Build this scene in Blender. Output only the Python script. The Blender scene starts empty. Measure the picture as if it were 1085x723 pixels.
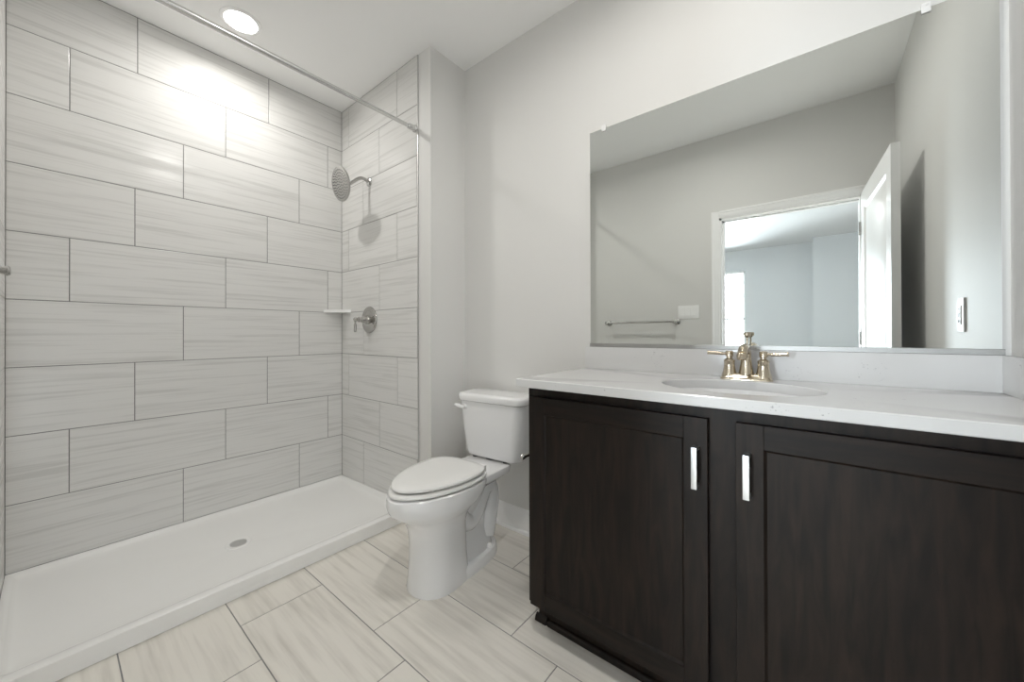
import bpy, bmesh, math, random
from mathutils import Vector, Matrix

random.seed(7)
C = bpy.context.scene.collection
SC = bpy.context.scene

# ------------------------------------------------------------------ camera
CAM_Z = 1.087
cam_d = bpy.data.cameras.new('camera')
cam_d.sensor_fit = 'HORIZONTAL'
cam_d.sensor_width = 36.0
cam_d.lens = 36.0 * 397.11 / 1085.0
cam_d.shift_y = -(361.5 - 352.39) / 1085.0
cam_d.clip_start = 0.02
cam_d.clip_end = 100
cam_o = bpy.data.objects.new('camera', cam_d)
C.objects.link(cam_o)
_r = Vector((0.77708604, 0.62938814, -0.00280265))
_u = Vector((0.00446874, -0.00106448, 0.99998945))
_f = Vector((-0.62937852, 0.77709037, 0.00363977))
m = Matrix.Identity(4)
for i in range(3):
    m[i][0], m[i][1], m[i][2] = _r[i], _u[i], -_f[i]
m[2][3] = CAM_Z
cam_o.matrix_world = m
SC.camera = cam_o

# ------------------------------------------------------------------ light and exposure
SC.view_settings.view_transform = 'Standard'
SC.view_settings.look = 'None'
SC.view_settings.exposure = 0.11
SC.view_settings.gamma = 1.0
SC.view_settings.use_curve_mapping = False
SC.cycles.max_bounces = 14
SC.cycles.diffuse_bounces = 8
SC.cycles.glossy_bounces = 6
SC.cycles.caustics_reflective = False
SC.cycles.caustics_refractive = False
SC.cycles.sample_clamp_indirect = 6.0

P_MID_FILL = 8.2        # added mid-room lamp, evens out the light
P_VANITY = 1.3      # recessed lamp over the vanity
P_SHOWER = 6.7       # recessed shower lamp
BEAM = 170.0         # beam of the recessed lamps
P_BEDLAMP = 10.0     # recessed bedroom lamp
P_SIDE_FILL = 560.0   # fill from the added bedroom side window
P_DAY = 310.0        # daylight through the bedroom window
WORLD = 3.0

world = bpy.data.worlds.new('world')
SC.world = world
world.use_nodes = True
bg = world.node_tree.nodes['Background']
bg.inputs['Color'].default_value = (0.80, 0.90, 1.0, 1)
bg.inputs['Strength'].default_value = WORLD


def add_light(name, typ, loc, power, color=(1, 1, 1), size=0.1, rot=(0, 0, 0), size_y=None, spread=None):
    d = bpy.data.lights.new(name, typ)
    d.energy = power
    d.color = color
    if typ == 'AREA':
        if size_y:
            d.shape = 'RECTANGLE'
            d.size = size
            d.size_y = size_y
        else:
            d.shape = 'DISK'
            d.size = size
        if spread:
            d.spread = spread
    else:
        d.shadow_soft_size = size
    o = bpy.data.objects.new(name, d)
    o.location = loc
    o.rotation_euler = rot
    C.objects.link(o)
    return o


# daylight falling in through the bedroom window (stands outside the opening)
add_light('window_area_light', 'AREA', (-1.55, -5.75, 1.40), P_DAY, (0.90, 0.955, 1.0), 1.1, (math.radians(-90), 0, math.radians(180)), 2.1)

add_light('window_area_light', 'AREA', (-3.78, -1.25, 1.40), P_SIDE_FILL, (0.90, 0.955, 1.0), 1.9, (0, math.radians(-50), 0), 1.2, spread=math.radians(80))  # fill light standing outside the added side window

# ------------------------------------------------------------------ key dimensions (metres, floor at z = 0)
XL = -2.7295                       # face of the tiled long wall
YF = 1.366                         # tile face of the fixture wall
YM = 1.637                         # vanity wall
XR = 0.412                         # right wall
YB = -0.245                        # door wall
YE = -0.121                        # tile face of the near shower wall
XT = -1.818                        # end of the tile on the fixture wall
XW = -1.704                        # outer corner of the fixture wall
ZC = 2.737                         # ceiling
ZP = 0.047                         # lower edge of the tile
DOOR_L, DOOR_R, DOOR_H = -0.618, 0.256, 2.040
BED_Y = -5.456

# ------------------------------------------------------------------ materials


def new_mat(name):
    mt = bpy.data.materials.new(name)
    mt.use_nodes = True
    nt = mt.node_tree
    return mt, nt, nt.nodes['Principled BSDF']


def N(nt, typ, **kw):
    n = nt.nodes.new(typ)
    for k, v in kw.items():
        setattr(n, k, v)
    return n


def plain(name, col, rough=0.5, metal=0.0, spec=0.5, coat=0.0, var=0.0, vscale=20.0, bump=0.0, bscale=300.0):
    mt, nt, b = new_mat(name)
    b.inputs['Base Color'].default_value = (*col, 1)
    b.inputs['Roughness'].default_value = rough
    b.inputs['Metallic'].default_value = metal
    b.inputs['Specular IOR Level'].default_value = spec
    b.inputs['Coat Weight'].default_value = coat
    b.inputs['Coat Roughness'].default_value = 0.08
    tc = N(nt, 'ShaderNodeTexCoord')
    if var > 0:
        no = N(nt, 'ShaderNodeTexNoise')
        no.inputs['Scale'].default_value = vscale
        no.inputs['Detail'].default_value = 4
        nt.links.new(tc.outputs['Object'], no.inputs['Vector'])
        rp = N(nt, 'ShaderNodeMapRange')
        rp.inputs['To Min'].default_value = 1 - var
        rp.inputs['To Max'].default_value = 1 + var
        nt.links.new(no.outputs['Fac'], rp.inputs['Value'])
        mx = N(nt, 'ShaderNodeVectorMath', operation='SCALE')
        mx.inputs[0].default_value = col
        nt.links.new(rp.outputs['Result'], mx.inputs['Scale'])
        nt.links.new(mx.outputs['Vector'], b.inputs['Base Color'])
    if bump > 0:
        n2 = N(nt, 'ShaderNodeTexNoise')
        n2.inputs['Scale'].default_value = bscale
        nt.links.new(tc.outputs['Object'], n2.inputs['Vector'])
        bp = N(nt, 'ShaderNodeBump')
        bp.inputs['Strength'].default_value = bump
        bp.inputs['Distance'].default_value = 0.001
        nt.links.new(n2.outputs['Fac'], bp.inputs['Height'])
        nt.links.new(bp.outputs['Normal'], b.inputs['Normal'])
    return mt


def tile_mat(name, scale, c_light, c_dark, rough, ramp=(0.38, 0.72), skew=0.0):
    """streaked porcelain: noise drawn out along the tile, shifted tile by tile"""
    mt, nt, b = new_mat(name)
    tc = N(nt, 'ShaderNodeTexCoord')
    at = N(nt, 'ShaderNodeAttribute', attribute_type='GEOMETRY', attribute_name='tid')
    sh = N(nt, 'ShaderNodeVectorMath', operation='SCALE')
    sh.inputs[0].default_value = (3.1, 5.7, 4.3)
    nt.links.new(at.outputs['Fac'], sh.inputs['Scale'])
    ad = N(nt, 'ShaderNodeVectorMath', operation='ADD')
    nt.links.new(tc.outputs['Object'], ad.inputs[0])
    nt.links.new(sh.outputs['Vector'], ad.inputs[1])
    mp = N(nt, 'ShaderNodeMapping')
    mp.inputs['Scale'].default_value = scale
    mp.inputs['Rotation'].default_value = (skew if scale[0] > 10 else 0, 0, 0)
    nt.links.new(ad.outputs['Vector'], mp.inputs['Vector'])
    n1 = N(nt, 'ShaderNodeTexNoise')
    n1.inputs['Scale'].default_value = 1.0
    n1.inputs['Detail'].default_value = 5
    n1.inputs['Roughness'].default_value = 0.6
    n1.inputs['Distortion'].default_value = 0.25
    nt.links.new(mp.outputs['Vector'], n1.inputs['Vector'])
    n2 = N(nt, 'ShaderNodeTexNoise')
    n2.inputs['Scale'].default_value = 0.5
    n2.inputs['Detail'].default_value = 3
    nt.links.new(mp.outputs['Vector'], n2.inputs['Vector'])
    ml = N(nt, 'ShaderNodeMath', operation='MULTIPLY')
    nt.links.new(n1.outputs['Fac'], ml.inputs[0])
    nt.links.new(n2.outputs['Fac'], ml.inputs[1])
    m2 = N(nt, 'ShaderNodeMath', operation='MULTIPLY')
    m2.inputs[1].default_value = 2.0
    nt.links.new(ml.outputs[0], m2.inputs[0])
    cr = N(nt, 'ShaderNodeValToRGB')
    cr.color_ramp.elements[0].position = ramp[0]
    cr.color_ramp.elements[0].color = (*c_light, 1)
    cr.color_ramp.elements[1].position = ramp[1]
    cr.color_ramp.elements[1].color = (*c_dark, 1)
    nt.links.new(m2.outputs[0], cr.inputs['Fac'])
    nt.links.new(cr.outputs['Color'], b.inputs['Base Color'])
    b.inputs['Roughness'].default_value = rough
    return mt


def wood_mat(name, c1, c2, scale, rough):
    mt, nt, b = new_mat(name)
    tc = N(nt, 'ShaderNodeTexCoord')
    mp = N(nt, 'ShaderNodeMapping')
    mp.inputs['Scale'].default_value = scale
    nt.links.new(tc.outputs['Object'], mp.inputs['Vector'])
    n1 = N(nt, 'ShaderNodeTexNoise')
    n1.inputs['Scale'].default_value = 1.0
    n1.inputs['Detail'].default_value = 6
    n1.inputs['Distortion'].default_value = 1.1
    nt.links.new(mp.outputs['Vector'], n1.inputs['Vector'])
    cr = N(nt, 'ShaderNodeValToRGB')
    cr.color_ramp.elements[0].position = 0.35
    cr.color_ramp.elements[0].color = (*c1, 1)
    cr.color_ramp.elements[1].position = 0.70
    cr.color_ramp.elements[1].color = (*c2, 1)
    nt.links.new(n1.outputs['Fac'], cr.inputs['Fac'])
    nt.links.new(cr.outputs['Color'], b.inputs['Base Color'])
    b.inputs['Roughness'].default_value = rough
    b.inputs['Specular IOR Level'].default_value = 0.25
    return mt


def quartz_mat(name):
    mt, nt, b = new_mat(name)
    tc = N(nt, 'ShaderNodeTexCoord')
    vo = N(nt, 'ShaderNodeTexNoise')
    vo.inputs['Scale'].default_value = 130.0
    vo.inputs['Detail'].default_value = 2
    nt.links.new(tc.outputs['Object'], vo.inputs['Vector'])
    ma = N(nt, 'ShaderNodeTexNoise')
    ma.inputs['Scale'].default_value = 9.0
    ma.inputs['Detail'].default_value = 3
    nt.links.new(tc.outputs['Object'], ma.inputs['Vector'])
    r1 = N(nt, 'ShaderNodeMapRange')
    r1.inputs['From Min'].default_value = 0.66
    r1.inputs['From Max'].default_value = 0.72
    nt.links.new(vo.outputs['Fac'], r1.inputs['Value'])
    r2 = N(nt, 'ShaderNodeMapRange')
    r2.inputs['From Min'].default_value = 0.56
    r2.inputs['From Max'].default_value = 0.66
    nt.links.new(ma.outputs['Fac'], r2.inputs['Value'])
    mu = N(nt, 'ShaderNodeMath', operation='MULTIPLY')
    nt.links.new(r1.outputs['Result'], mu.inputs[0])
    nt.links.new(r2.outputs['Result'], mu.inputs[1])
    mx = N(nt, 'ShaderNodeMix', data_type='RGBA')
    mx.inputs[6].default_value = (0.67, 0.67, 0.67, 1)
    mx.inputs[7].default_value = (0.42, 0.42, 0.43, 1)
    nt.links.new(mu.outputs[0], mx.inputs[0])
    nt.links.new(mx.outputs[2], b.inputs['Base Color'])
    b.inputs['Roughness'].default_value = 0.16
    return mt


def emit_mat(name, col, strength):
    mt, nt, b = new_mat(name)
    b.inputs['Base Color'].default_value = (*col, 1)
    b.inputs['Emission Color'].default_value = (*col, 1)
    b.inputs['Emission Strength'].default_value = strength
    return mt


def glass_mat(name, tint=(1, 1, 1)):
    mt, nt, b = new_mat(name)
    nt.nodes.remove(b)
    out = nt.nodes['Material Output']
    tr = N(nt, 'ShaderNodeBsdfTransparent')
    tr.inputs['Color'].default_value = (*tint, 1)
    gl = N(nt, 'ShaderNodeBsdfGlossy')
    gl.inputs['Roughness'].default_value = 0.02
    fr = N(nt, 'ShaderNodeFresnel')
    fr.inputs['IOR'].default_value = 1.3
    mx = N(nt, 'ShaderNodeMixShader')
    nt.links.new(fr.outputs[0], mx.inputs[0])
    nt.links.new(tr.outputs[0], mx.inputs[1])
    nt.links.new(gl.outputs[0], mx.inputs[2])
    nt.links.new(mx.outputs[0], out.inputs['Surface'])
    return mt


M = dict(
    paint=plain('wall_paint', (0.72, 0.716, 0.702), 0.55, spec=0.3, bump=0.03),
    ceiling=plain('ceiling_paint', (0.90, 0.90, 0.895), 0.8, spec=0.2, bump=0.03),
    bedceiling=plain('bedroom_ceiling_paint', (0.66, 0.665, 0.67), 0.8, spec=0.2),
    bedpaint=plain('bedroom_paint', (0.58, 0.595, 0.605), 0.6, spec=0.3),
    trim=plain('trim_paint', (0.90, 0.90, 0.90), 0.28),
    grout=plain('grout', (0.24, 0.24, 0.235), 0.9, var=0.08, vscale=60),
    tile_y=tile_mat('wall_tile_long', (1.2, 2.6, 84.0), (0.705, 0.70, 0.685), (0.605, 0.60, 0.585), 0.19, (0.46, 0.80)),
    tile_x=tile_mat('wall_tile_short', (2.6, 1.2, 84.0), (0.705, 0.70, 0.685), (0.605, 0.60, 0.585), 0.19, (0.46, 0.80)),
    tile_f=tile_mat('floor_tile', (3.0, 44.0, 1.0), (0.77, 0.74, 0.685), (0.62, 0.59, 0.54), 0.25, (0.40, 0.90)),
    acrylic=plain('shower_acrylic', (0.855, 0.855, 0.845), 0.22),
    porcelain=plain('porcelain', (0.83, 0.83, 0.835), 0.07, coat=0.4),
    seat=plain('seat_plastic', (0.83, 0.828, 0.815), 0.16),
    dark=wood_mat('espresso_wood', (0.0040, 0.0020, 0.0011), (0.0170, 0.0102, 0.0065), (34, 34, 4.5), 0.46),
    darkrail=wood_mat('espresso_wood_rail', (0.0040, 0.0020, 0.0011), (0.0150, 0.0090, 0.0058), (4.5, 34, 40), 0.46),
    void=plain('cabinet_shadow_gap', (0.012, 0.010, 0.009), 0.7),
    quartz=quartz_mat('white_quartz'),
    chrome=plain('chrome', (0.52, 0.51, 0.49), 0.12, metal=1.0),
    satin=plain('satin_chrome', (0.66, 0.66, 0.655), 0.24, metal=1.0),
    pull=plain('bright_satin', (0.62, 0.63, 0.64), 0.30, metal=1.0),
    nickel=plain('brushed_nickel', (0.57, 0.50, 0.395), 0.20, metal=1.0),
    nickel_g=plain('grey_nickel', (0.46, 0.455, 0.44), 0.20, metal=1.0),
    rubber=plain('nozzle_rubber', (0.16, 0.16, 0.16), 0.5),
    black=plain('black_rubber', (0.02, 0.02, 0.02), 0.5),
    mirror=plain('mirror_silver', (0.835, 0.86, 0.84), 0.0, metal=1.0),
    channel=plain('mirror_channel', (0.44, 0.44, 0.43), 0.45, metal=1.0),
    clip=plain('clear_clip', (0.85, 0.85, 0.85), 0.15),
    plastic=plain('white_plastic', (0.92, 0.92, 0.92), 0.25),
    slot=plain('outlet_slot', (0.05, 0.05, 0.05), 0.6),
    carpet=plain('bedroom_carpet', (0.30, 0.28, 0.25), 0.95, var=0.1, vscale=200),
    lens=emit_mat('lamp_lens', (1.0, 0.97, 0.92), 14.0),
    globe=emit_mat('bulb_glass', (1.0, 0.96, 0.90), 10.0),
    pane=glass_mat('window_glass', (0.97, 0.99, 1.0)),
    shade=glass_mat('shade_glass', (0.97, 0.97, 0.97)),
)

# ------------------------------------------------------------------ mesh helpers


class MB:
    def __init__(self):
        self.bm = bmesh.new()
        self.mi = 0

    def _set(self, faces, smooth=False):
        for f in faces:
            f.material_index = self.mi
            f.smooth = smooth

    def box(self, x0, x1, y0, y1, z0, z1, bev=0.0, seg=2):
        t = bmesh.new()
        bmesh.ops.create_cube(t, size=1.0)
        for v in t.verts:
            v.co = Vector((x0 + (v.co.x + .5) * (x1 - x0), y0 + (v.co.y + .5) * (y1 - y0), z0 + (v.co.z + .5) * (z1 - z0)))
        if bev > 0:
            bmesh.ops.bevel(t, geom=list(t.edges), offset=bev, segments=seg, profile=0.7, affect='EDGES')
        self.merge(t, bev > 0)
        return self

    def merge(self, t, smooth=False):
        mp = {}
        for v in t.verts:
            mp[v] = self.bm.verts.new(v.co)
        fs = []
        for f in t.faces:
            try:
                fs.append(self.bm.faces.new([mp[v] for v in f.verts]))
            except ValueError:
                pass
        self._set(fs, smooth)
        t.free()

    def loft(self, rings, cap0=True, cap1=True, smooth=True, closed=False):
        """rings: lists of points, equal length, each a closed loop"""
        vs = [[self.bm.verts.new(p) for p in r] for r in rings]
        fs = []
        n = len(vs[0])
        pairs = list(zip(vs[:-1], vs[1:]))
        if closed:
            pairs.append((vs[-1], vs[0]))
        for a, b in pairs:
            for i in range(n):
                j = (i + 1) % n
                fs.append(self.bm.faces.new((a[i], a[j], b[j], b[i])))
        if cap0 and not closed:
            fs.append(self.bm.faces.new(list(reversed(vs[0]))))
        if cap1 and not closed:
            fs.append(self.bm.faces.new(vs[-1]))
        self._set(fs, smooth)
        return self

    def lathe(self, prof, origin=(0, 0, 0), axis=(0, 0, 1), seg=32, smooth=True):
        """prof: list of (radius, height) along the axis"""
        q = Vector((0, 0, 1)).rotation_difference(Vector(axis).normalized())
        o = Vector(origin)
        rings = []
        for r, h in prof:
            r = max(r, 1e-4)
            rings.append([o + q @ Vector((r * math.cos(2 * math.pi * k / seg), r * math.sin(2 * math.pi * k / seg), h)) for k in range(seg)])
        return self.loft(rings, True, True, smooth)

    def tube(self, pts, rad, seg=16, smooth=True):
        pts = [Vector(p) for p in pts]
        rads = rad if isinstance(rad, (list, tuple)) else [rad] * len(pts)
        rings = []
        up = None
        for i, p in enumerate(pts):
            d = (pts[min(i + 1, len(pts) - 1)] - pts[max(i - 1, 0)]).normalized()
            if up is None:
                up = Vector((0, 0, 1)) if abs(d.z) < 0.9 else Vector((1, 0, 0))
            s = d.cross(up).normalized()
            up = s.cross(d).normalized()
            rings.append([p + rads[i] * (math.cos(2 * math.pi * k / seg) * s + math.sin(2 * math.pi * k / seg) * up) for k in range(seg)])
        return self.loft(rings, True, True, smooth)

    def prism(self, prof, axis, a0, a1, smooth=False):
        """prof: 2-D outline in the two other axes, swept along axis from a0 to a1"""
        def pt(u, v, a):
            return {'x': (a, u, v), 'y': (u, a, v), 'z': (u, v, a)}[axis]
        return self.loft([[pt(u, v, a0) for u, v in prof], [pt(u, v, a1) for u, v in prof]], smooth=smooth)

    def build(self, name, mats, parent=None, loc=None, wn=False):
        bmesh.ops.recalc_face_normals(self.bm, faces=self.bm.faces)
        me = bpy.data.meshes.new(name)
        self.bm.to_mesh(me)
        self.bm.free()
        for mt in (mats if isinstance(mats, (list, tuple)) else [mats]):
            me.materials.append(mt)
        o = bpy.data.objects.new(name, me)
        C.objects.link(o)
        if loc is not None:
            me.transform(Matrix.Translation(-Vector(loc)))
            o.location = loc
        if parent:
            o.parent = parent
            if loc is None:
                me.transform(Matrix.Translation(-Vector(parent_world(parent))))
        if 'tid' not in me.attributes:        # tiles stay flat, everything else is smoothed up to 38 degrees
            me.set_sharp_from_angle(angle=math.radians(38))
        return o


def parent_world(p):
    v = Vector(p.location)
    while p.parent:
        p = p.parent
        v += Vector(p.location)
    return v


def thing(name, label, cat, loc, group=None):
    o = bpy.data.objects.new(name, None)
    o.empty_display_size = 0.05
    C.objects.link(o)
    o.location = loc
    o['label'] = label
    o['category'] = cat
    if group:
        o['group'] = group
    return o


def tag(o, label, cat, group=None):
    o['label'] = label
    o['category'] = cat
    if group:
        o['group'] = group
    return o


def struct(o, label, cat):
    o['kind'] = 'structure'
    o['label'] = label
    o['category'] = cat
    return o


# tiles laid into one mesh: a grout bed plus one chamfered tile per cell
def tile_layer(mb, org, U, V, Nn, cells, gap=0.0019, lift=0.0014, cham=0.0010):
    lay = mb.bm.faces.layers.float.get('tid') or mb.bm.faces.layers.float.new('tid')
    org, U, V, Nn = Vector(org), Vector(U), Vector(V), Vector(Nn)
    for (u0, u1, v0, v1) in cells:
        t = random.uniform(0, 40)
        a = [(u0 + gap, v0 + gap), (u1 - gap, v0 + gap), (u1 - gap, v1 - gap), (u0 + gap, v1 - gap)]
        c = cham
        b = [(u0 + gap + c, v0 + gap + c), (u1 - gap - c, v0 + gap + c), (u1 - gap - c, v1 - gap - c), (u0 + gap + c, v1 - gap - c)]
        lo = [mb.bm.verts.new(org + U * p + V * q) for p, q in a]
        mi = [mb.bm.verts.new(org + U * p + V * q + Nn * (lift * .6)) for p, q in a]
        hi = [mb.bm.verts.new(org + U * p + V * q + Nn * lift) for p, q in b]
        fs = [mb.bm.faces.new(hi)]
        for i in range(4):
            j = (i + 1) % 4
            fs.append(mb.bm.faces.new((lo[i], lo[j], mi[j], mi[i])))
            fs.append(mb.bm.faces.new((mi[i], mi[j], hi[j], hi[i])))
        for f in fs:
            f[lay] = t
            f.material_index = mb.mi


def row_cells(lo, hi, joints, v0, v1):
    e = [lo] + sorted(j for j in joints if lo + .004 < j < hi - .004) + [hi]
    return [(e[i], e[i + 1], v0, v1) for i in range(len(e) - 1)]


# ------------------------------------------------------------------ setting: floor
S = 0.6015
FROWS = [(-.454, -.153, -1.25), (-.153, .147, -1.04), (.147, .449, -1.445), (.449, .748, -1.670),
         (.748, 1.047, -1.263), (1.047, 1.350, -1.458), (1.350, 1.650, -1.096)]
mb = MB()
mb.mi = 0
mb.box(-2.85, 0.52, -0.365, 1.75, -0.10, -0.0012)
mb.mi = 1
cells = []
for (a, b, j0) in FROWS:
    js = [j0 + S * k for k in range(-4, 6)]
    cells += row_cells(-1.90, XR, js, max(a, -.362), min(b, YM))
tile_layer(mb, (0, 0, -0.0012), (1, 0, 0), (0, 1, 0), (0, 0, 1), cells)
struct(mb.build('floor', [M['grout'], M['tile_f']]), 'cream streaked rectangular floor tile with thin grey joints', 'floor')

mb = MB().box(-2.85, 0.52, -0.365, 1.75, ZC, ZC + .1)
struct(mb.build('ceiling', M['ceiling']), 'flat white bathroom ceiling', 'ceiling')

# ------------------------------------------------------------------ setting: tiled walls
R = 0.30
zrow = [ZP] + [ZP + .2976 + R * k for k in range(0, 8)] + [ZC]      # bottom to top, ten lines, nine rows
offs = {2: 1.2626, 1: 1.0706, 0: 0.8793}


def long_joints(row):          # row counted 1 (top) .. 9 (bottom)
    if row == 1:
        j = 0.8886
    else:
        j = {2: 1.2626, 0: 1.0706, 1: 0.8793}[row % 3]
    return [j + S * k for k in range(-4, 3)]


def fix_joints(row):
    base = XL + .101
    o = {1: 0.0, 2: 2 * S / 3, 0: S / 3}[row % 3]
    return [base + o + S * k for k in range(-2, 4)]


mb = MB()
mb.box(XL - .13, XL - .0012, YE - .13, YM + .11, 0, ZC)
mb.mi = 1
cells = []
for row in range(1, 10):
    z0, z1 = zrow[9 - row], zrow[10 - row]
    cells += row_cells(YE, YF, long_joints(row), z0, z1 - (.002 if row == 1 else 0))
tile_layer(mb, (XL - .0012, 0, 0), (0, 1, 0), (0, 0, 1), (1, 0, 0), cells)
struct(mb.build('wall_left', [M['grout'], M['tile_y']]), 'long shower wall of pale grey streaked tile in offset rows', 'wall')

mb = MB()
mb.box(XL - .002, XT, YF + .0012, YF + .02, 0, ZC)
mb.mi = 1
cells = []
for row in range(1, 10):
    z0, z1 = zrow[9 - row], zrow[10 - row]
    # tile joints here: 22 in from the corner and on, a third further per row
    cells += row_cells(XL, XT - .003, fix_joints(row), z0, z1 - (.002 if row == 1 else 0))
tile_layer(mb, (0, YF + .0012, 0), (1, 0, 0), (0, 0, 1), (0, -1, 0), cells)
mb.mi = 2
mb.box(XL - .002, XW, YF + .02, YM + .11, 0, ZC)
mb.box(XT, XW, YF + .004, YF + .021, 0, ZC)
struct(mb.build('wall_shower', [M['grout'], M['tile_x'], M['paint']]), 'short tiled shower wall carrying the shower head and valve', 'wall')

# near end of the shower, seen edge-on at the left border
XE = -1.815
mb = MB()
mb.box(XL - .002, -1.846, YE - .02, YE - .0012, 0, ZC)
mb.mi = 1
cells = []
for row in range(1, 10):
    z0, z1 = zrow[9 - row], zrow[10 - row]
    cells += row_cells(XL, -1.848, fix_joints(row), z0, z1 - (.002 if row == 1 else 0))
tile_layer(mb, (0, YE - .0012, 0), (1, 0, 0), (0, 0, 1), (0, 1, 0), cells)
mb.mi = 2
mb.box(XL - .002, XE, YB - .11, YE - .02, 0, ZC)
mb.box(-1.846, XE, YE - .021, YE - .004, 0, ZC)
struct(mb.build('wall_near', [M['grout'], M['tile_x'], M['paint']]), 'near end wall of the shower at the left border', 'wall')

mb = MB().box(XW, XR + .11, YM + .003, YM + .11, 0, ZC)
struct(mb.build('wall_back', M['paint']), 'light grey painted wall behind the toilet, vanity and mirror', 'wall')
mb = MB().box(XR, XR + .11, YB - .12, YM + .003, 0, ZC)
struct(mb.build('wall_right', M['paint']), 'light grey painted wall right of the vanity', 'wall')
mb = MB()
mb.box(XE, DOOR_L, YB - .12, YB, 0, ZC)
mb.box(DOOR_R, XR, YB - .12, YB, 0, ZC)
mb.box(DOOR_L, DOOR_R, YB - .12, YB, DOOR_H, ZC)
struct(mb.build('wall_front', M['paint']), 'light grey painted wall with the doorway, seen in the mirror', 'wall')

# metal edge strips of the tile
mb = MB()
mb.box(XT - .003, XT + .0035, YF - .0015, YF + .006, ZP, ZC - .001, 0.001)
struct(mb.build('trim_1', M['satin']), 'thin metal edge strip where the shower tile ends', 'trim')
mb = MB()
mb.box(-1.849, -1.843, YE - .006, YE + .001, ZP, ZC - .001, 0.001)
struct(mb.build('trim_2', M['satin']), 'thin metal edge strip on the near shower wall', 'trim')

# baseboards with a stepped, rounded top
BB = [(0, 0), (-.016, 0), (-.016, .088), (-.013, .092), (-.013, .100), (-.0105, .104), (-.0105, .116), (-.006, .124), (-.002, .127), (0, .127)]
mb = MB()
mb.prism([(YM + .003 + u, v) for u, v in BB], 'x', XW, -.829)
mb.prism([(YM + .003 - .016 - .012 * math.cos(t) , .018 * math.sin(t)) for t in [k * math.pi / 16 for k in range(9)]] + [(YM - .013, 0)], 'x', XW + .016, -.829)
struct(mb.build('baseboard_back', M['trim']), 'white moulded baseboard behind the toilet', 'baseboard')
mb = MB()
mb.prism([(XW - u, v) for u, v in BB], 'y', YF + .004, YM - .014)
struct(mb.build('baseboard_left', M['trim']), 'white baseboard on the side of the shower wall', 'baseboard')
mb = MB()
mb.prism([(YB - u, v) for u, v in BB], 'x', XE + .016, DOOR_L - .060)
struct(mb.build('baseboard_front', M['trim']), 'white baseboard under the towel bar', 'baseboard')
mb = MB()
mb.prism([(XR + u, v) for u, v in BB], 'y', YB + .09, 1.10)
struct(mb.build('baseboard_right', M['trim']), 'white baseboard on the right wall', 'baseboard')

# door casing (stepped flat stock) and jamb
CP = [(0, 0), (.057, 0), (.057, .019), (.044, .019), (.040, .015), (.014, .012), (.009, .009), (0, .009)]   # across, out
mb = MB()
for (ya, s) in ((YB, 1), (YB - .12, -1)):
    mb.prism([(DOOR_L - u, ya + s * v) for u, v in CP], 'z', 0, DOOR_H + .057)
    ext = min(XR - .002 - DOOR_R, .078)
    mb.prism([(DOOR_R + u, ya + s * v) for u, v in CP], 'z', 0, DOOR_H + .057)
    mb.prism([(ya + s * v, DOOR_H + u) for u, v in CP], 'x', DOOR_L, DOOR_R)
mb.box(DOOR_L - .001, DOOR_L + .016, YB - .12, YB + .002, 0, DOOR_H)
mb.box(DOOR_R - .016, DOOR_R + .001, YB - .12, YB + .002, 0, DOOR_H)
mb.box(DOOR_L, DOOR_R, YB - .12, YB + .002, DOOR_H - .016, DOOR_H + .001)
mb.box(DOOR_L + .016, DOOR_L + .028, YB - .082, YB - .045, 0, DOOR_H - .016)
mb.box(DOOR_L + .016, DOOR_R - .016, YB - .082, YB - .045, DOOR_H - .028, DOOR_H - .016)
struct(mb.build('trim_3', M['trim']), 'white stepped door casing around the doorway in the mirror', 'trim')

# ------------------------------------------------------------------ setting: bedroom beyond the doorway
BL, BR = -3.6, 2.6
mb = MB().box(BL - .1, BR + .1, -5.66, YB - .12, -.12, -.002)
struct(mb.build('floor_bedroom', M['carpet']), 'beige bedroom carpet beyond the doorway', 'floor')
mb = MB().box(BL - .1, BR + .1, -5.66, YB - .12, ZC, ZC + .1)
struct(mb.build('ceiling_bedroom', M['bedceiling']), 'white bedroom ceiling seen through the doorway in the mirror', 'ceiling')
WX0, WX1, WZ0, WZ1 = -2.02, -1.083, .46, 2.335
mb = MB()
mb.box(BL, WX0, BED_Y - .2, BED_Y, 0, ZC)
mb.box(WX1, -.03, BED_Y - .2, BED_Y, 0, ZC)
mb.box(WX0, WX1, BED_Y - .2, BED_Y, 0, WZ0)
mb.box(WX0, WX1, BED_Y - .2, BED_Y, WZ1, ZC)
mb.box(-.03, BR, BED_Y - .2, -5.053, 0, ZC)
struct(mb.build('wall_bedroom', M['bedpaint']), 'blue grey far bedroom wall with a jog, seen in the mirror', 'wall')
mb = MB()
VY0, VY1 = -1.90, -.62  # opening for the added side window
mb.box(BL - .1, BL, -5.66, VY0, 0, ZC)
mb.box(BL - .1, BL, VY1, YB - .12, 0, ZC)
mb.box(BL - .1, BL, VY0, VY1, 0, WZ0)
mb.box(BL - .1, BL, VY0, VY1, WZ1, ZC)
struct(mb.build('wall_bedroom_left', M['bedpaint']), 'blue grey bedroom side wall left of the doorway', 'wall')
mb = MB()
mb.box(BR, BR + .1, -5.66, YB - .12, 0, ZC)
struct(mb.build('wall_bedroom_right', M['bedpaint']), 'blue grey bedroom side wall right of the doorway', 'wall')
mb = MB()
mb.box(BL, XE, YB - .24, YB - .12, 0, ZC)
mb.box(XR + .11, BR, YB - .24, YB - .12, 0, ZC)
struct(mb.build('wall_bedroom_front', M['bedpaint']), 'blue grey bedroom wall beside the bathroom doorway', 'wall')

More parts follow.
